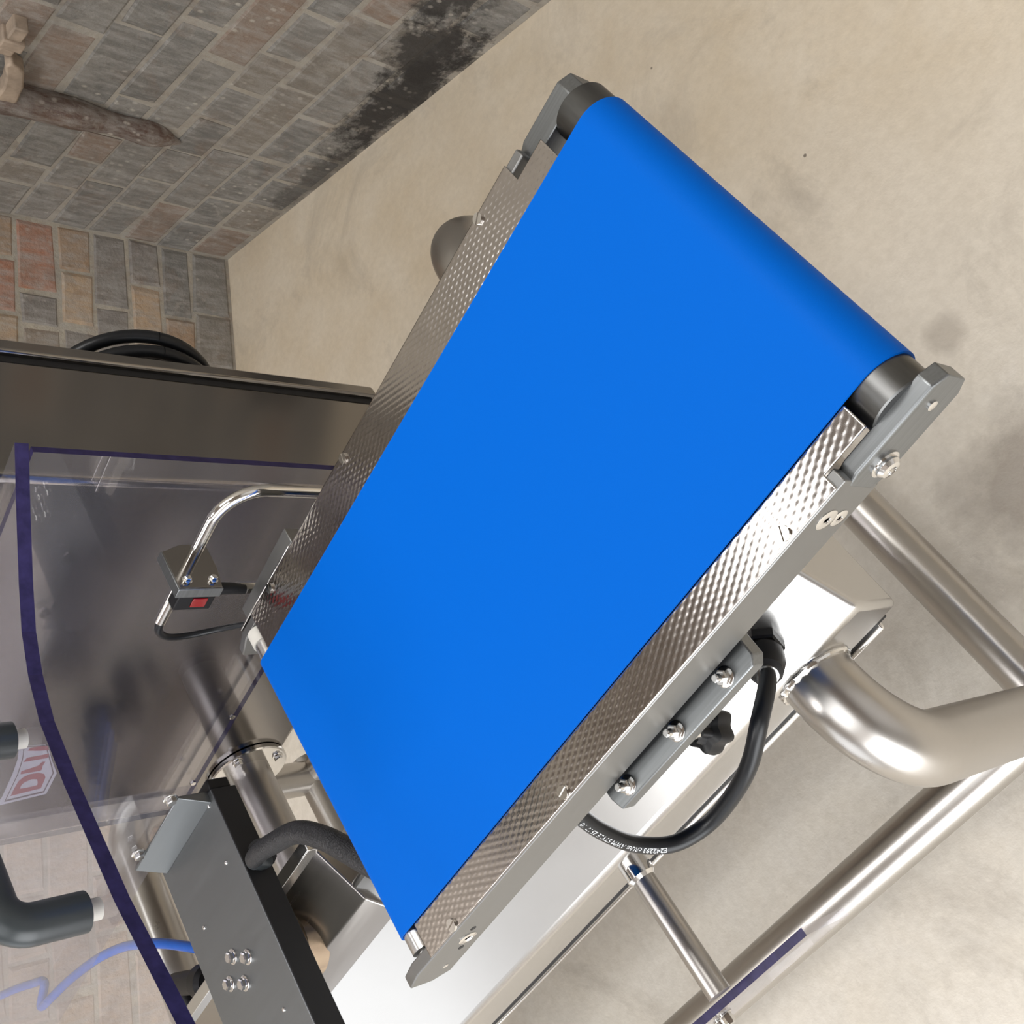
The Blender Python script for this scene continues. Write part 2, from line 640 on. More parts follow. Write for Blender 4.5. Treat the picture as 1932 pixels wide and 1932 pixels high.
def fill(joints, end, start=0.0):
    """extend measured perpends to the ends of the course with headers and stretchers"""
    j = sorted(joints)
    if not j:
        j = [start + random.uniform(0.10, 0.25)]
    out = [j[0]]
    for x in j[1:]:
        while x - out[-1] > 0.30:
            out.append(out[-1] + random.choice((0.126, 0.25, 0.25)))
            if x - out[-1] < 0.07:
                out.pop()
                break
        out.append(x)
    while out[-1] < end:
        out.append(out[-1] + random.choice((0.126, 0.25)) + random.uniform(-0.006, 0.006))
    out[-1] = end
    while out[0] - start > 0.28:
        out.insert(0, out[0] - random.choice((0.126, 0.25)))
    if out[0] - start > 0.05:
        out.insert(0, start)
    else:
        out[0] = start
    return [x for i, x in enumerate(out) if i == 0 or x - out[i - 1] > 0.03]


bedsA = [0.008, 0.113, 0.205, 0.293, 0.382, 0.466, 0.550, 0.641, 0.729, 0.816, 0.903, 0.990, 1.077, 1.164, 1.251]
jA = {1: [0.134, 0.261, 0.45, 0.636, 0.86], 2: [0.194, 0.446, 0.700, 0.949], 3: [0.146, 0.272, 0.400, 0.531, 0.650, 0.774, 0.906],
      4: [0.211, 0.46, 0.712, 0.95], 5: [0.164, 0.279, 0.388, 0.524, 0.780], 6: [0.135, 0.22, 0.47, 0.721], 7: [0.17, 0.42, 0.672, 0.92]}
rowsA = [(bedsA[i], bedsA[i + 1], fill(jA.get(i, []), 2.6)) for i in range(len(bedsA) - 1)]


def pickA(s, z):
    return 'brick_dark'


wall_back = brick_wall('wall_back', MA, 4.2, 2.9, 'mortar', rowsA, pickA)

bedsB = [0.008, 0.110, 0.193, 0.281, 0.366, 0.449, 0.543, 0.630, 0.717, 0.804, 0.891, 0.978, 1.065, 1.152, 1.239]
jB = {1: [0.182, 0.29, 1.31], 2: [0.113, 0.33, 1.353], 3: [0.18, 0.30, 1.24, 1.377], 4: [0.111, 0.239, 1.34, 1.46], 5: [0.176, 0.253, 1.332, 1.56],
      6: [0.105, 0.233, 1.345, 1.47], 0: [0.16, 0.30, 1.4]}
rowsB = [(bedsB[i], bedsB[i + 1], fill(jB.get(i, []), 2.9)) for i in range(len(bedsB) - 1)]


def pickB(s, z):
    if s > 0.62:
        return 'brick_pale'
    if z < 0.16 and random.random() < 0.6:
        return 'brick_dark'
    return 'brick_warm'


wall_left = brick_wall('wall_left', MBm, 3.4, 2.9, 'mortar_pale', rowsB, pickB)

# ceiling with a rooflight opening, openings added for the fill lamps, and the plastered sides of the shed around the wide doorway
cb = MB()
holes = ((-1.27, -0.93, 0.58, 2.12), (-1.83, 0.43, -1.72, -0.18), (-2.67, -1.53, -0.15, 0.57), (-0.22, 1.12, 0.68, 2.02))
xs = sorted({-5.0, 2.6} | {h for q in holes for h in q[:2]})
ys = sorted({-3.2, 3.6} | {h for q in holes for h in q[2:]})
for xa, xb in zip(xs[:-1], xs[1:]):
    for ya, yb in zip(ys[:-1], ys[1:]):
        mx, my = (xa + xb) / 2, (ya + yb) / 2
        if not any(q[0] < mx < q[1] and q[2] < my < q[3] for q in holes):
            cb.box(xa, xb, ya, yb, 2.9, 3.0)
o = build('ceiling', cb, 'timber_ceiling', smooth=False)
o['kind'] = 'structure'
o = build('wall_right', MB().box(2.6, 2.75, -3.2, 3.6, -0.1, 3.0), 'grey_plaster', smooth=False)
o['kind'] = 'structure'
fb = MB()
fb.box(-5.0, -2.75, -3.35, -3.2, -0.1, 3.0)
fb.box(0.55, 2.75, -3.35, -3.2, -0.1, 3.0)
fb.box(-2.75, 0.55, -3.35, -3.2, 2.65, 3.0)
o = build('wall_front', fb, 'grey_plaster', smooth=False)
o['kind'] = 'structure'

# rusty pipe stub and its iron clamp on the back wall
rs = MB()
pth = []
rad = []
for k in range(25):
    u = k / 24
    z = 0.80 - 0.43 * u
    pth.append(MA @ Vector((0.435 + 0.018 * math.sin(3 * u), 0.006 + 0.012 * math.sin(math.pi * min(1, u * 1.15)), z)))


def rustr(u):
    return 0.036 * (0.85 + 0.16 * math.sin(6.2 * u + 0.6) + 0.06 * math.sin(17 * u)) * (1.0 if u < 0.78 else max(0.15, 1 - ((u - 0.78) / 0.22) ** 2.2))


rs.tube(pth, rustr, 18)
ru = build('rusty_pipe', rs, 'rust_brown')
tag(ru, 'rust-brown paint-splashed pipe stub bedded upright in the back brick wall', 'pipe')
hk = thing('pipe_clamp', 'broken beige iron pipe clamp sticking out of the dark brick wall', 'clamp')
hb = MB()
hb.prism([(0.43, 0.80), (0.43, 0.728), (0.470, 0.716), (0.515, 0.722), (0.560, 0.738), (0.575, 0.765), (0.562, 0.772), (0.535, 0.760), (0.500, 0.752), (0.475, 0.752), (0.455, 0.766), (0.455, 0.80)], 0.010, 0.042, 'Y', MA)
build('hook_plate', hb, 'rust_iron', hk, bevel=0.004)
hb = MB()
hb.box(0.575, 0.655, 0.0, 0.030, 0.765, 0.790, MA)
hb.box(0.598, 0.622, 0.0, 0.036, 0.758, 0.797, MA)
build('bracket_arm', hb, 'rust_iron', hk, bevel=0.003)

# ------------------------------------------------------------------ stainless machine frame
fr = thing('machine_frame', 'stainless steel frame with a ridged beam and bent round tube legs under the conveyor', 'frame')
BX0, BX1 = -1.80, -0.358
beam = build('beam', MB().prism([(0.29, 0.535), (0.29, 0.61), (0.44, 0.76), (0.59, 0.61), (0.59, 0.535)], BX0, BX1, 'X'), 'brushed_steel', fr, bevel=0.007, seg=3)
build('bottom_tray', MB().prism([(0.287, 0.523), (0.287, 0.529), (0.593, 0.529), (0.593, 0.523)], BX0 + 0.01, BX1 - 0.03, 'X'), 'polished_steel', beam, bevel=0.002)
build('seal_strip', MB().box(BX0 + 0.02, BX1 - 0.02, 0.292, 0.588, 0.5285, 0.5355), 'black_seal_shade', beam, smooth=False)
TR = 0.0302
BEAMZ = 0.571


def leg(x, ybeam, yleg, sgn):
    rb = 0.092
    TR = 0.0355
    p = [(x, ybeam - sgn * 0.02, BEAMZ), (x, yleg - sgn * rb, BEAMZ)]
    if abs(p[1][1] - p[0][1]) < 0.01:
        p = [p[1]]
    p += arc((x, yleg - sgn * rb, BEAMZ - rb), (0, 0, 1), (0, sgn, 0), rb, 0.08, math.pi / 2, 16)
    p += [(x, yleg, 0.40), (x, yleg, 0.30), (x, yleg, 0.141)]
    o = build('leg', MB().tube(p, TR, 36), 'tube_steel', fr)
    # weld bead where the tube meets the beam
    wb = MB()
    ring = []
    for k in range(41):
        a = 2 * math.pi * k / 40
        ring.append((x + (TR + 0.001) * math.cos(a), ybeam, BEAMZ + (TR + 0.001) * math.sin(a)))
    rnd = random.Random(3)
    wb.tube(ring, lambda t_: 0.0030 + 0.0009 * math.sin(t_ * 130), 8)
    build('weld_bead', wb, 'polished_steel', o)
    return o


leg(-0.452, 0.288, 0.190, -1)
leg(-0.455, 0.592, 1.04, 1)
leg(-1.70, 0.288, 0.190, -1)
leg(-1.70, 0.592, 1.04, 1)
for a, b in (((-0.452, 0.15, 0.141), (-0.452, 1.08, 0.141)), ((-1.70, 0.15, 0.141), (-1.70, 1.08, 0.141)), ((-0.452, 0.195, 0.141), (-1.70, 0.195, 0.141)), ((-0.452, 1.04, 0.141), (-1.70, 1.04, 0.141))):
    A_, B_ = Vector(a), Vector(b)
    build('base_tube', MB().tube([A_.lerp(B_, k / 8) for k in range(9)], TR, 36), 'tube_steel', fr)
for x in (-0.452, -1.70):
    for y in (0.193, 1.04):
        build('foot', MB().lathe([(0.035, 0.0), (0.035, 0.008), (0.02, 0.018), (0.010, 0.02), (0.010, 0.12)], 24, Matrix.Translation((x, y, 0))), 'polished_steel', fr)
# support rod for the lower guard
rod = build('guard_rod', MB().tube([(-0.755, 0.27, 0.574), (-0.755, 0.21, 0.574), (-0.755, 0.139, 0.574)], 0.0128, 24), 'tube_steel', fr)
build('rod_boss', MB().lathe([(0.0165, 0.0), (0.0165, 0.018), (0.0135, 0.022)], 24, orient((-0.755, 0.292, 0.574), (0, -1, 0))), 'polished_steel', rod)
# big tube carrying the cabinet, with its bolted flange
pipe = build('cabinet_pipe', MB().tube([(-1.283, 0.58, 0.578), (-1.283, 0.65, 0.578), (-1.283, 0.75, 0.578), (-1.283, 0.813, 0.578)], 0.0325, 40), 'tube_steel', fr)
build('pipe_flange', MB().lathe([(0.062, 0.0), (0.062, 0.006), (0.060, 0.008)], 40, orient((-1.283, 0.8185, 0.578), (0, -1, 0))), 'polished_steel', pipe)
for k in range(4):
    a = math.pi / 4 + k * math.pi / 2
    hb = MB()
    hexbolt(hb, (-1.283 + 0.049 * math.cos(a), 0.811, 0.578 + 0.049 * math.sin(a)), (0, -1, 0), 0.0065, 0.006)
    build('flange_bolt', hb, 'polished_steel', pipe)
# saddle on the beam ridge with the round post of the sensor channel
sd = MB()
sd.prism([(0.385, 0.700), (0.421, 0.750), (0.492, 0.782), (0.498, 0.790), (0.503, 0.788), (0.503, 0.700)], -1.40, -0.952, 'X')
saddle = build('saddle', sd, 'saddle_steel', fr, bevel=0.002)
build('saddle_lip', MB().prism([(0.488, 0.779), (0.488, 0.795), (0.503, 0.795), (0.503, 0.779)], -1.402, -0.945, 'X'), 'brushed_steel', saddle, bevel=0.001)
build('post', MB().lathe([(0.040, 0.745), (0.040, 0.772), (0.037, 0.774), (0.037, 0.778), (0.040, 0.780), (0.040, 0.784), (0.034, 0.786), (0.034, 0.824)], 40, Matrix.Translation((-1.083, 0.447, 0))), 'bronze_ring', fr)
# chrome rod beyond the beam end
build('tie_rod', MB().tube([(-1.70, 0.82, 0.58), (-1.69, 0.72, 0.58), (-1.69, 0.55, 0.58)], 0.012, 20), 'tube_steel', fr)

# ------------------------------------------------------------------ belt conveyor
cv = thing('belt_conveyor', 'short conveyor with a blue belt between dimpled stainless side strips', 'conveyor')
BY0, BY1 = 0.2865, 0.5925
TOP = 0.900
# belt loop: big drum at the near end, thin nose at the far end
loop = []
cD, rD = (-0.146, 0.8745), 0.0255
cN, rN = (-0.7385, 0.8865), 0.0135
for k in range(22):
    a = math.pi / 2 - math.pi * k / 21
    loop.append((cD[0] + rD * math.cos(a), cD[1] + rD * math.sin(a)))
loop.append((-0.25, 0.858))
loop.append((-0.66, 0.864))
for k in range(13):
    a = -math.pi / 2 - math.pi * k / 12
    loop.append((cN[0] + rN * math.cos(a), cN[1] + rN * math.sin(a)))
top = [(-0.70 + (0.55) * k / 8, TOP) for k in range(9)]
loop += top


def offset_loop(lp, d):
    n = len(lp)
    out = []
    for i in range(n):
        a, b = Vector(lp[i - 1]), Vector(lp[(i + 1) % n])
        tg = (b - a).normalized()
        out.append((lp[i][0] + tg.y * d, lp[i][1] - tg.x * d))
    return out


inn = offset_loop(loop, 0.0018)
cx_ = sum(p[0] for p in loop) / len(loop)
if sum((Vector(p) - Vector((-0.45, 0.88))).length for p in inn) > sum((Vector(p) - Vector((-0.45, 0.88))).length for p in loop):
    inn = offset_loop(loop, -0.0018)
bb = MB()
n = len(loop)
vs = [(p[0], y, p[1]) for y in (BY0, BY1) for p in loop] + [(p[0], y, p[1]) for y in (BY0, BY1) for p in inn]
fs = []
for i in range(n):
    j = (i + 1) % n
    fs += [(i, j, n + j, n + i), (2 * n + i, 3 * n + i, 3 * n + j, 2 * n + j), (i, 2 * n + i, 2 * n + j, j), (n + i, n + j, 3 * n + j, 3 * n + i)]
bb.add(vs, fs)
build('belt', bb, 'blue_belt', cv, angle=40)
# slider bed under the belt
build('slider_bed', MB().box(-0.70, -0.20, BY0 + 0.004, BY1 - 0.004, 0.886, 0.8955), 'brushed_steel', cv, smooth=False)


def ylathe(prof, x, z, y0):
    """profile of (r, along y)"""
    return MB().lathe([(r, a) for r, a in prof], 40, orient((x, y0, z), (0, 1, 0)))


build('drive_drum', ylathe([(0.0225, 0.0), (0.0236, 0.001), (0.0236, 0.353), (0.0225, 0.354)], cD[0], cD[1], 0.2655), 'dark_drum_steel', cv)
build('nose_roller', ylathe([(0.006, -0.004), (0.006, 0.0), (0.0112, 0.001), (0.0112, 0.345), (0.006, 0.346), (0.006, 0.350)], cN[0], cN[1], 0.268), 'brushed_steel', cv)
build('roller_collar', ylathe([(0.0125, 0.0), (0.0125, 0.016)], cN[0], cN[1], 0.612), 'nylon_white', cv)

# side plates
for nm, y0, y1, sgn in (('near', 0.2550, 0.2665, -1), ('far', 0.6300, 0.6400, 1)):
    prof = [(-0.766, 0.849), (-0.196, 0.853), (-0.196, 0.8955), (-0.752, 0.8955), (-0.777, 0.888), (-0.777, 0.864)]
    sp = build('side_plate', MB().prism(prof, y0, y1, 'Y'), 'grey_side_steel', cv, bevel=0.0012)
    if sgn < 0:
        for (x, z, r) in ((-0.228, 0.878, 0.0085), (-0.226, 0.865, 0.0070)):
            s = MB()
            M = orient((x, y0 + 0.0004, z), (0, -1, 0))
            s.lathe([(r, 0.0), (r, 0.0008), (r * 0.8, 0.0014), (r * 0.38, 0.0012), (r * 0.30, 0.0004)], 24, M)
            build('socket_screw', s, 'polished_steel', sp)
        s = MB()
        s.lathe([(0.0085, 0.0), (0.0085, 0.001), (0.005, 0.0016), (0.0035, 0.0004)], 24, orient((-0.706, y0 + 0.0004, 0.8685), (0, -1, 0)))
        build('socket_screw', s, 'polished_steel', sp)
        for (x, z) in ((-0.690, 0.8725), (-0.722, 0.8655), (-0.752, 0.864)):
            s = MB()
            s.lathe([(0.0028, 0.0), (0.0028, 0.0006), (0.0016, 0.0004)], 12, orient((x, y0 + 0.0003, z), (0, -1, 0)))
            build('pin_hole', s, 'black_seal_shade' if x != -0.752 else 'polished_steel', sp)


# dimpled strips: staggered pressed lozenges as real relief
def dimpled(x0, x1, y0, y1, z, notch_x=None, notch_y=None, outer_low=True):
    nx = int((x1 - x0) / 0.00125)
    ny = int((y1 - y0) / 0.0009)
    px, py = 0.0115, 0.0056
    vs, fs, keep = [], [], {}
    for i in range(nx + 1):
        for j in range(ny + 1):
            x = x0 + (x1 - x0) * i / nx
            y = y0 + (y1 - y0) * j / ny
            h = -1e9
            for (ox, oy) in ((0, 0), (0.5, 0.5)):
                a = ((x / px + ox) % 1.0 - 0.5) / 0.42
                b = ((y / py + oy) % 1.0 - 0.5) / 0.33
                r2 = a * a + b * b
                h = max(h, (1 - r2) if r2 < 1 else 0.0)
            edge = min(1.0, min(y - y0, y1 - y) / 0.0025)
            zz = z + 0.00019 * h * max(0.0, edge)
            keep[(i, j)] = len(vs)
            vs.append((x, y, zz))
    for i in range(nx):
        for j in range(ny):
            if notch_x is not None:
                xm = x0 + (x1 - x0) * (i + 0.5) / nx
                ym = y0 + (y1 - y0) * (j + 0.5) / ny
                if xm > notch_x and (ym < notch_y if notch_y < (BY0 + BY1) / 2 else ym > notch_y):
                    continue
            fs.append((keep[(i, j)], keep[(i + 1, j)], keep[(i + 1, j + 1)], keep[(i, j + 1)]))
    mb = MB()
    mb.add(vs, fs)
    o = build('dimpled_strip', mb, 'pressed_steel', cv, angle=60)
    so = o.modifiers.new('thickness', 'SOLIDIFY')
    so.thickness = 0.0015
    so.offset = -1
    return o


sr = dimpled(-0.724, -0.164, 0.2555, 0.2925, 0.8972, -0.203, 0.2675)
sl = dimpled(-0.726, -0.177, 0.5870, 0.6400, 0.8972, -0.212, 0.6200)
for (x, y, sp_) in ((-0.247, 0.2625, 1.1), (-0.509, 0.2615, 0.2), (-0.682, 0.2600, 0.2)):
    s = MB()
    slotscrew(s, (x, y, 0.8978), (0, 0, 1), 0.0052, sp_)
    build('slot_screw', s, 'polished_steel', sr)
for (x, y, sp_) in ((-0.258, 0.6355, 0.5), (-0.512, 0.6345, 1.2), (-0.681, 0.6340, 1.2)):
    s = MB()
    slotscrew(s, (x, y, 0.8978), (0, 0, 1), 0.0050, sp_)
    build('slot_screw', s, 'polished_steel', sl)


# drum bearing blocks at the near end
def bearing(y_in, y_mid, y_out, sgn, xb):
    zt, zb = 0.890, 0.854
    xa = -0.190
    # cross-section in Y-z, tapered ends by scaling
    secs = [(xa - 0.010, 0.004), (xa, 0.0), (xb - 0.006, 0.0), (xb + 0.004, 0.007)]
    vs, fs = [], []
    for x, c_ in secs:
        ring = [(y_in, zt - c_), (y_mid, zt - c_), (y_out, zt - 0.0015 - c_), (y_out, zb + c_), (y_in, zb + c_)]
        for y, z in ring:
            vs.append((x, y, z))
    for i in range(len(secs) - 1):
        for k in range(5):
            k2 = (k + 1) % 5
            fs.append((i * 5 + k, i * 5 + k2, (i + 1) * 5 + k2, (i + 1) * 5 + k))
    fs += [(0, 1, 2, 3, 4), tuple(15 + k for k in range(5))]
    mb = MB()
    mb.add(vs, fs)
    o = build('bearing_block', mb, 'machined_steel', cv, bevel=0.0008)
    s = MB()
    M = orient((-0.1800, y_out, 0.870), (0, sgn, 0))
    s.lathe([(0.0105, 0.0), (0.0105, 0.0015), (0.0085, 0.0018), (0.0085, 0.004), (0.0065, 0.0065), (0.0035, 0.0072), (0.0030, 0.005)], 24, M)
    build('button_bolt', s, 'polished_steel', o)
    s = MB()
    s.lathe([(0.0036, 0.0), (0.0036, 0.0012), (0.0020, 0.0016)], 16, orient((xb - 0.017, y_out, 0.874), (0, sgn, 0)))
    build('set_screw', s, 'polished_steel', o)
    return o


bearing(0.2668, 0.2555, 0.2545, -1, -0.118)
bearing(0.6200, 0.6425, 0.6435, 1, -0.133)

# mounting bar with studs and star knob below the near side plate
bar = build('mounting_bar', MB().prism([(-0.352, 0.240), (-0.516, 0.240), (-0.520, 0.252), (-0.520, 0.300), (-0.346, 0.300), (-0.346, 0.246)], 0.828, 0.8425, 'Z'), 'machined_steel', cv, bevel=0.0012)
for x in (-0.374, -0.434, -0.498):
    s = MB()
    hexbolt(s, (x, 0.2495, 0.8425), (0, 0, 1), 0.0058, 0.005, True, 0.006)
    build('stud_nut', s, 'polished_steel', bar)
kn = MB()
Mk = orient((-0.437, 0.252, 0.829), (0.0, -0.15, -1))
kn.lathe([(0.0085, 0.006), (0.0085, 0.016)], 20, Mk, 0)
knob = build('knob_collar', kn, 'polished_steel', cv)
ks = MB()
ks.lathe([(0.009, 0.012), (0.011, 0.020), (0.0165, 0.022), (0.0178, 0.030), (0.0165, 0.037), (0.012, 0.039), (0.006, 0.040)], 60, Mk, 0, 0.12)
build('star_knob', ks, 'black_plastic', cv)
build('hanger', MB().box(-0.50, -0.38, 0.335, 0.35, 0.67, 0.862), 'machined_steel', cv, bevel=0.001)
build('hanger', MB().box(-0.50, -0.38, 0.53, 0.545, 0.67, 0.862), 'machined_steel', cv, bevel=0.001)

# folded cover on the far side
cvx = MB()
cvx.prism([(-0.756, 0.862), (-0.742, 0.890), (-0.628, 0.893), (-0.628, 0.862)], 0.6445, 0.6635, 'Y')
co = build('folded_cover', cvx, 'grey_side_steel', cv, bevel=0.001)
build('cover_edge', MB().box(-0.752, -0.632, 0.6420, 0.6440, 0.8740, 0.8960), 'polished_steel', co, bevel=0.0006)

# ------------------------------------------------------------------ control cabinet
cab = thing('control_cabinet', 'tall brushed stainless control cabinet with a dark door seam behind the conveyor', 'cabinet')
cz0, cz1 = 0.530, 1.42
body = build('body', MB().box(-1.365, -0.712, 0.82, 1.013, cz0, cz1), 'cabinet_steel', cab, bevel=0.009, seg=3)
build('door_seal', MB().box(-1.360, -0.717, 1.012, 1.025, cz0 + 0.004, cz1 - 0.004), 'black_seal_shade', cab, smooth=False)
build('door', MB().box(-1.368, -0.709, 1.0245, 1.046, cz0 - 0.002, cz1 + 0.002), 'cabinet_steel', cab, bevel=0.004)
stp = thing('logo_sticker', 'white sticker with red lettering on the lower cabinet face', 'sticker')
SO = [(-1.2748, 0.946), (-1.2655, 0.8891), (-1.2213, 0.8884), (-1.1859, 0.9065), (-1.1651, 0.9155), (-1.155, 0.923), (-1.1509, 0.9566), (-1.1791, 0.9504), (-1.2085, 0.9483), (-1.2575, 0.948), (-1.2704, 0.9507)]
SI = [(-1.264, 0.9409), (-1.2569, 0.8954), (-1.2182, 0.8949), (-1.186, 0.9092), (-1.1691, 0.917), (-1.1586, 0.9228), (-1.1553, 0.9488), (-1.1807, 0.9434), (-1.2103, 0.9407)]
SD = [(-1.2565, 0.9376), (-1.2437, 0.9376), (-1.2261, 0.9362), (-1.2182, 0.9322), (-1.214, 0.9254), (-1.2135, 0.9147), (-1.2178, 0.9061), (-1.2256, 0.902), (-1.2409, 0.9011), (-1.2494, 0.9009), (-1.2517, 0.9127), (-1.2538, 0.9248)]
SH = [(-1.2427, 0.9298), (-1.2351, 0.9301), (-1.2299, 0.9271), (-1.2256, 0.9202), (-1.2275, 0.9124), (-1.2343, 0.9095), (-1.2406, 0.9086), (-1.2425, 0.919)]
S1 = [(-1.211, 0.9379), (-1.2049, 0.9387), (-1.2013, 0.929), (-1.1977, 0.9193), (-1.1909, 0.9168), (-1.1905, 0.9124), (-1.199, 0.9135), (-1.2067, 0.9122), (-1.2093, 0.9137), (-1.2102, 0.9256)]
S2 = [(-1.1854, 0.9416), (-1.1772, 0.9395), (-1.1759, 0.9257), (-1.1744, 0.9127), (-1.1819, 0.9114), (-1.1836, 0.9136), (-1.1843, 0.9268)]
S3 = [(-1.1622, 0.943), (-1.157, 0.941), (-1.1561, 0.9316), (-1.1571, 0.9197), (-1.1667, 0.915), (-1.1656, 0.927)]


def inset(poly, k):
    cx = sum(p[0] for p in poly) / len(poly)
    cy = sum(p[1] for p in poly) / len(poly)
    return [(cx + (p[0] - cx) * k, cy + (p[1] - cy) * k) for p in poly]


build('backing', MB().prism(SO, 0.8196, 0.8199, 'Y'), 'sticker_white', stp, smooth=False)
build('border_line', MB().prism(inset(SI, 1.07), 0.8194, 0.8196, 'Y'), 'sticker_line', stp, smooth=False)
build('panel', MB().prism(SI, 0.8192, 0.8194, 'Y'), 'sticker_white', stp, smooth=False)
lt = MB()
for s in (SD, S1, S2, S3):
    lt.prism(s, 0.8190, 0.8192, 'Y')
build('red_letters', lt, 'sticker_red', stp, smooth=False)
build('letter_counter', MB().prism(SH, 0.8188, 0.8190, 'Y'), 'sticker_white', stp, smooth=False)

# cable coil hanging behind the cabinet
coil = thing('cable_coil', 'black cable coil hanging behind the cabinet door', 'cable coil')
for k, (dx, dy, rr) in enumerate(((0.0, 0.0, 0.105), (-0.012, 0.012, 0.100), (0.004, 0.024, 0.106))):
    pth = arc((-0.825 + dx, 1.075 + dy, 0.835), (1, 0, 0), (0, 0.12, 1), rr, 0, 2 * math.pi, 48)
    build('cable_turn', MB().tube(pth, 0.0085, 14), 'black_rubber', coil)

# ------------------------------------------------------------------ photo-eye on its bent stand
se = thing('sensor_stand', 'bent chrome rod holding a small photo sensor with a red lens beside the belt', 'sensor')
p = [(-0.612, 0.70, 0.70), (-0.612, 0.70, 0.80), (-0.612, 0.70, 0.900)]
p += arc((-0.656, 0.70, 0.902), (1, 0, 0), (0, 0, 1), 0.044, 0.05, math.pi / 2, 12)
p += [(-0.70, 0.70, 0.946), (-0.745, 0.70, 0.946), (-0.797, 0.70, 0.946)]
build('rod', MB().tube(p, 0.0062, 20), 'polished_steel', se)
br = MB()
br.prism([(0.662, 0.927), (0.662, 0.973), (0.712, 0.973), (0.722, 0.950), (0.722, 0.922), (0.690, 0.922)], -0.7095, -0.7075, 'X')
bracket = build('bracket', br, 'cabinet_steel', se, bevel=0.0006)
fg = MB()
fg.box(-0.7185, -0.7070, 0.6600, 0.7120, 0.9730, 0.9750)
fg.box(-0.7185, -0.7070, 0.6595, 0.6615, 0.9270, 0.9750)
build('bracket_flange', fg, 'machined_steel', bracket, bevel=0.0006)
for z in (0.962, 0.934):
    s = MB()
    hexbolt(s, (-0.7075, 0.672, z), (1, 0, 0), 0.0038, 0.0035)
    build('bracket_screw', s, 'polished_steel', bracket)
hs = build('housing', MB().box(-0.7390, -0.7190, 0.6620, 0.6760, 0.9290, 0.9690), 'black_plastic', se, bevel=0.001)
build('lens', MB().box(-0.7340, -0.7220, 0.6606, 0.6622, 0.9370, 0.9530), 'red_lens', hs, bevel=0.0006)
build('plug', MB().tube([(-0.716, 0.668, 0.930), (-0.716, 0.668, 0.912), (-0.718, 0.668, 0.896)], lambda u: 0.0068 - 0.0015 * u, 14), 'black_plastic', se)
build('plug_nut', MB().tube([(-0.718, 0.671, 0.902), (-0.719, 0.6715, 0.890), (-0.720, 0.672, 0.876)], 0.0066, 6), 'polished_steel', se)
p = spline([(-0.795, 0.70, 0.946), (-0.812, 0.70, 0.942), (-0.826, 0.703, 0.925), (-0.828, 0.705, 0.900), (-0.815, 0.700, 0.872), (-0.790, 0.685, 0.852), (-0.762, 0.671, 0.850)], 8)
build('lead', MB().tube(p, lambda u: 0.0045 - 0.0018 * u, 12), 'black_rubber', se)

# ------------------------------------------------------------------ power cable with gland on the beam
pc = thing('power_cable', 'thick black printed cable looping from a gland on the beam under the conveyor', 'cable')
Gp = Vector((-0.437, 0.3205, 0.6405))
Gn = Vector((0, -0.7071, 0.7071))
g = MB()
Mg = orient(Gp, Gn, 0.2)
g.lathe([(0.0185, -0.003), (0.0185, 0.010), (0.0165, 0.012)], 6, Mg)
g.lathe([(0.0145, 0.010), (0.0145, 0.020)], 24, Mg)
g.lathe([(0.0175, 0.018), (0.0175, 0.032), (0.0150, 0.043), (0.0110, 0.046)], 12, Mg)
gland = build('gland', g, 'black_plastic', pc)
build('gland_ring', MB().lathe([(0.0105, 0.046), (0.0105, 0.0485), (0.0085, 0.0487)], 24, Mg), 'polished_steel', gland)
cp = [Gp + Gn * 0.03, Gp + Gn * 0.058, (-0.4545, 0.256, 0.701), (-0.493, 0.240, 0.692), (-0.534, 0.235, 0.680), (-0.579, 0.235, 0.673), (-0.610, 0.240, 0.689), (-0.622, 0.255, 0.720), (-0.612, 0.270, 0.760), (-0.596, 0.285, 0.795), (-0.575, 0.31, 0.835)]
CPATH = spline(cp, 10)
CR = 0.0078
jacket = build('jacket', MB().tube(CPATH, CR, 24), 'black_rubber', pc)


def print_on_path(text, path, r, s_end, size, facing, name, parent, flip):
    """flat lettering wrapped onto the round jacket, running back along the path from arc length s_end"""
    cu = bpy.data.curves.new('lettering', 'FONT')
    cu.body = text
    cu.size = size
    ob = bpy.data.objects.new('lettering', cu)
    COL.objects.link(ob)
    dg = bpy.context.evaluated_depsgraph_get()
    me = bpy.data.meshes.new_from_object(ob.evaluated_get(dg))
    bpy.data.objects.remove(ob)
    L = [0.0]
    for a, b in zip(path[:-1], path[1:]):
        L.append(L[-1] + (b - a).length)
    total = L[-1]

    def at(s):
        s = max(0.0, min(total - 1e-6, s))
        for i in range(len(L) - 1):
            if L[i + 1] >= s:
                u = (s - L[i]) / (L[i + 1] - L[i])
                return path[i].lerp(path[i + 1], u), (path[i + 1] - path[i]).normalized()
        return path[-1], (path[-1] - path[-2]).normalized()
    fdir = Vector(facing)
    for v in me.vertices:
        P, T = at(s_end + v.co.x)
        n_ = (fdir - P)
        n_ = (n_ - T * n_.dot(T)).normalized()
        b_ = T.cross(n_)
        ang = (v.co.y - size * 0.35) / r * flip + 0.62 * flip * PRINT_SIDE
        v.co = P + (n_ * math.cos(ang) + b_ * math.sin(ang)) * (r + 0.0002)
    me.materials.clear()
    me.materials.append(MAT['print_white'])
    o_ = bpy.data.objects.new(name, me)
    link(o_, parent)
    return o_


PRINT_SIDE = 1
tl = sum((b - a).length for a, b in zip(CPATH[:-1], CPATH[1:]))
print_on_path('E242293 cRUus AWM STYLE 2517 10', CPATH, CR, tl * 0.590, 0.0070, (0, 0, 1.5), 'printed_lettering', jacket, -1)

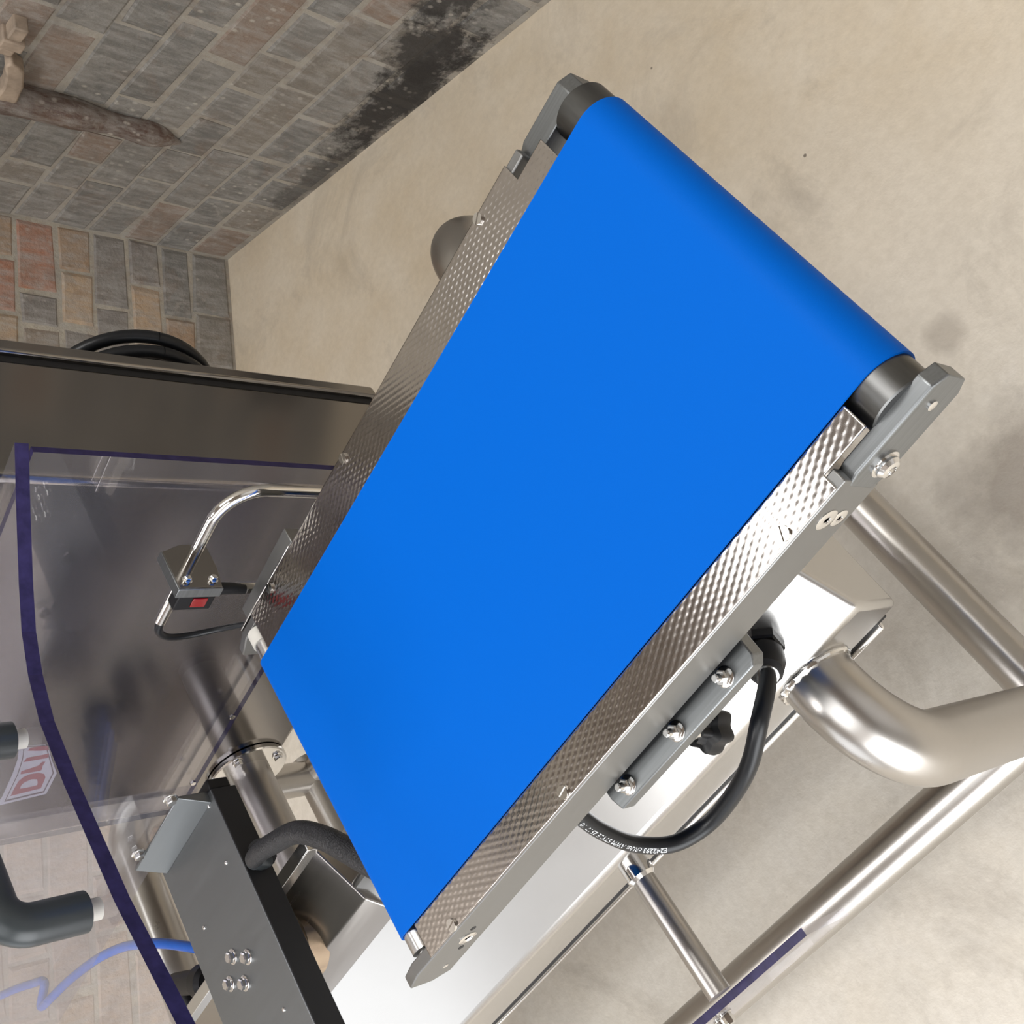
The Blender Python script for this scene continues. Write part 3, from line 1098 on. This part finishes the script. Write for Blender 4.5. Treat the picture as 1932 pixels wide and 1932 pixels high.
# ------------------------------------------------------------------ clear polycarbonate tunnel guard
pg = thing('tunnel_guard', 'clear polycarbonate tunnel guard with purple edges and a grey handle beside the cabinet', 'guard')
front = [(-0.664, 0.812), (-0.704, 0.764), (-0.746, 0.711), (-0.772, 0.674), (-0.788, 0.636), (-0.797, 0.590), (-0.794, 0.520), (-0.782, 0.400), (-0.766, 0.320), (-0.745, 0.215)]
zt, th = 1.100, 0.013
poly = [(-1.55, 0.215), (-1.55, 0.812)] + front
o = build('lid', MB().prism(poly, zt - th, zt, 'Z', None, 0, 1), ['clear_sheet', 'sheet_edge_purple'], pg, smooth=False)
for pl in o.data.polygons:
    if abs(pl.normal.z) < 0.5 and pl.normal.x < 0.3:
        pl.material_index = 0
# rear and side sheets hanging below the lid
bs = MB()
bs.box(-1.34, -0.664, 0.800, 0.808, 0.674, zt - th - 0.001)
o = build('rear_sheet', bs, ['clear_sheet', 'sheet_edge_purple'], pg, smooth=False)
for pl in o.data.polygons:
    if abs(pl.normal.y) < 0.5:
        pl.material_index = 1
ss = MB()
ss.box(-1.50, -0.985, 0.6125, 0.6195, 0.862, zt - th - 0.001)
o = build('side_sheet', ss, ['clear_sheet', 'sheet_edge_purple'], pg, smooth=False)
for x in (-0.993, -1.097):
    s = MB()
    hexbolt(s, (x, 0.6123, 0.893), (0, -1, 0), 0.0060, 0.006)
    build('guard_bolt', s, 'polished_steel', pg)
for x in (-1.115, -1.265):
    s = MB()
    hexbolt(s, (x, 0.7998, 0.684), (0, -1, 0), 0.0045, 0.004, False)
    build('guard_bolt', s, 'polished_steel', pg)
# U handle on the lid
hx, hz = -0.832, zt
A_, B_ = Vector((-0.832, 0.600, hz + 0.012)), Vector((-0.808, 0.410, hz + 0.012))
dn = (B_ - A_).normalized()
hp = [A_, A_ + Vector((0, 0, 0.03))]
hp += arc(A_ + dn * 0.022 + Vector((0, 0, 0.040)), tuple(-dn), (0, 0, 1), 0.022, 0.05, math.pi / 2, 10)
hp += arc(B_ - dn * 0.022 + Vector((0, 0, 0.040)), (0, 0, 1), tuple(dn), 0.022, 0.0, math.pi / 2 - 0.05, 10)
hp += [B_ + Vector((0, 0, 0.03)), B_]
han = build('handle', MB().tube(hp, 0.0165, 28), 'handle_grey', pg)
for P_ in (A_, B_):
    build('handle_standoff', MB().lathe([(0.009, -0.012), (0.009, 0.0)], 20, Matrix.Translation(P_)), 'nylon_white', han)

# lower clear guard at the near side of the frame
lg = thing('side_guard', 'clear polycarbonate sheet with a purple top edge on the support rod near the floor tubes', 'guard')
o = build('sheet', MB().box(-1.30, -0.645, 0.1300, 0.1385, 0.47, 0.552), ['clear_sheet', 'sheet_edge_purple'], lg, smooth=False)
for pl in o.data.polygons:
    if pl.normal.z > 0.5:
        pl.material_index = 1
for (x, z) in ((-0.806, 0.522), (-0.825, 0.511)):
    s = MB()
    hexbolt(s, (x, 0.1299, z), (0, -1, 0), 0.0060, 0.010, True)
    build('guard_bolt', s, 'polished_steel', lg)

# ------------------------------------------------------------------ dark sensor channel on the post
ch = thing('sensor_channel', 'dark grey folded channel with four hex bolts on a round post at the belt end', 'channel')
build('channel_top', MB().box(-1.140, -0.982, 0.215, 0.608, 0.846, 0.850), 'channel_steel', ch, bevel=0.001)
build('channel_side', MB().box(-0.9855, -0.981, 0.215, 0.608, 0.818, 0.8495), 'black_seal_shade', ch, bevel=0.001)  # black material stands in for the shade on this side of the channel
build('channel_side', MB().box(-1.1405, -1.136, 0.215, 0.608, 0.825, 0.8465), 'channel_steel', ch, bevel=0.001)
build('end_flange', MB().prism([(0.596, 0.850), (0.6085, 0.886), (0.6115, 0.886), (0.6115, 0.826), (0.606, 0.826)], -1.130, -0.990, 'X'), 'channel_steel', ch, bevel=0.0008)
build('end_plug', MB().box(-1.012, -0.983, 0.6085, 0.6225, 0.822, 0.8495), 'black_plastic', ch, bevel=0.002)
for (x, y) in ((-1.069, 0.450), (-1.043, 0.434), (-1.094, 0.432), (-1.067, 0.417)):
    s = MB()
    hexbolt(s, (x, y, 0.850), (0, 0, 1), 0.0062, 0.006)
    build('hex_bolt', s, 'polished_steel', ch)
for (x, y) in ((-1.010, 0.530), (-0.997, 0.596), (-1.10, 0.505), (-1.02, 0.36)):
    s = MB()
    s.lathe([(0.0026, 0.0), (0.0024, 0.0012), (0.0012, 0.0018)], 12, Matrix.Translation((x, y, 0.850)))
    build('rivet', s, 'polished_steel', ch)

# braided hose from the channel to the belt end
ho = thing('braided_hose', 'black braided cable sleeve arching from the channel to the belt end', 'hose')
p = spline([(-0.982, 0.512, 0.830), (-0.966, 0.504, 0.846), (-0.940, 0.497, 0.853), (-0.914, 0.489, 0.853), (-0.874, 0.474, 0.850), (-0.842, 0.444, 0.848), (-0.820, 0.412, 0.845), (-0.795, 0.375, 0.842), (-0.77, 0.35, 0.84)], 8)
build('sleeve', MB().tube(p, lambda u: 0.0088 + 0.0035 * math.sin(min(1, u * 1.4) * math.pi / 2), 22), 'braided_black', ho)
build('sleeve_end', MB().tube([(-0.984, 0.508, 0.824), (-0.972, 0.505, 0.838), (-0.966, 0.503, 0.846)], 0.0105, 18), 'handle_grey', ho)
build('connector', MB().lathe([(0.014, -0.012), (0.016, 0.0), (0.013, 0.012)], 12, orient((-0.984, 0.518, 0.822), (0.6, 0.0, 0.5))), 'black_plastic', ho)

# blue air hose with its black fitting
ah = thing('air_hose', 'bright blue plastic air hose winding under the clear lid to a black fitting', 'hose')
p = spline([(-2.20, 0.975, 0.70), (-2.03, 0.912, 0.70), (-1.935, 0.872, 0.70), (-1.885, 0.846, 0.70), (-1.925, 0.824, 0.70), (-1.875, 0.812, 0.70), (-1.795, 0.797, 0.70), (-1.685, 0.769, 0.70), (-1.599, 0.738, 0.70), (-1.533, 0.706, 0.705), (-1.468, 0.668, 0.705), (-1.424, 0.636, 0.700), (-1.385, 0.605, 0.695)], 8)
build('tubing', MB().tube(p, 0.0075, 16), 'pneumatic_blue', ah)
build('fitting', MB().lathe([(0.012, 0), (0.013, 0.03), (0.013, 0.06)], 14, orient((-1.40, 0.615, 0.69), (0.8, -0.5, -0.1))), 'black_plastic', ah)
vf = thing('valve_fitting', 'black plastic elbow valve on the chrome rod left of the grey channel', 'fitting')
build('valve_body', MB().tube([(-1.50, 0.615, 0.69), (-1.46, 0.597, 0.695), (-1.40, 0.568, 0.70)], 0.017, 20), 'black_plastic', vf)
build('valve_head', MB().lathe([(0.020, 0), (0.024, 0.006), (0.024, 0.026), (0.018, 0.032)], 20, orient((-1.415, 0.575, 0.70), (0.8, -0.45, 0.05))), 'black_plastic', vf)
build('valve_stem', MB().tube([(-1.49, 0.61, 0.69), (-1.505, 0.57, 0.675), (-1.51, 0.525, 0.67)], 0.012, 16), 'black_plastic', vf)

# small scraps lying on the floor
rnd = random.Random(5)
for (x, y, a, col, lab) in ((-0.29, 0.272, 0.4, 'nylon_white', 'crumpled pale leaf scrap on the stained floor right of the tubes'),
                            (-0.70, 1.42, 1.2, 'black_seal_shade', 'tiny dark crumb on the floor just below the brick corner')):
    mbx = MB()
    pts = [(0.012 * math.cos(k) * rnd.uniform(0.5, 1.2), 0.006 * math.sin(k) * rnd.uniform(0.5, 1.2)) for k in [i * 2 * math.pi / 7 for i in range(7)]]
    mbx.prism(pts, 0.0, 0.002, 'Z', Matrix.Translation((x, y, 0.0)) @ Matrix.Rotation(a, 4, 'Z'))
    tag(build('floor_scrap', mbx, col, smooth=False), lab, 'scrap')
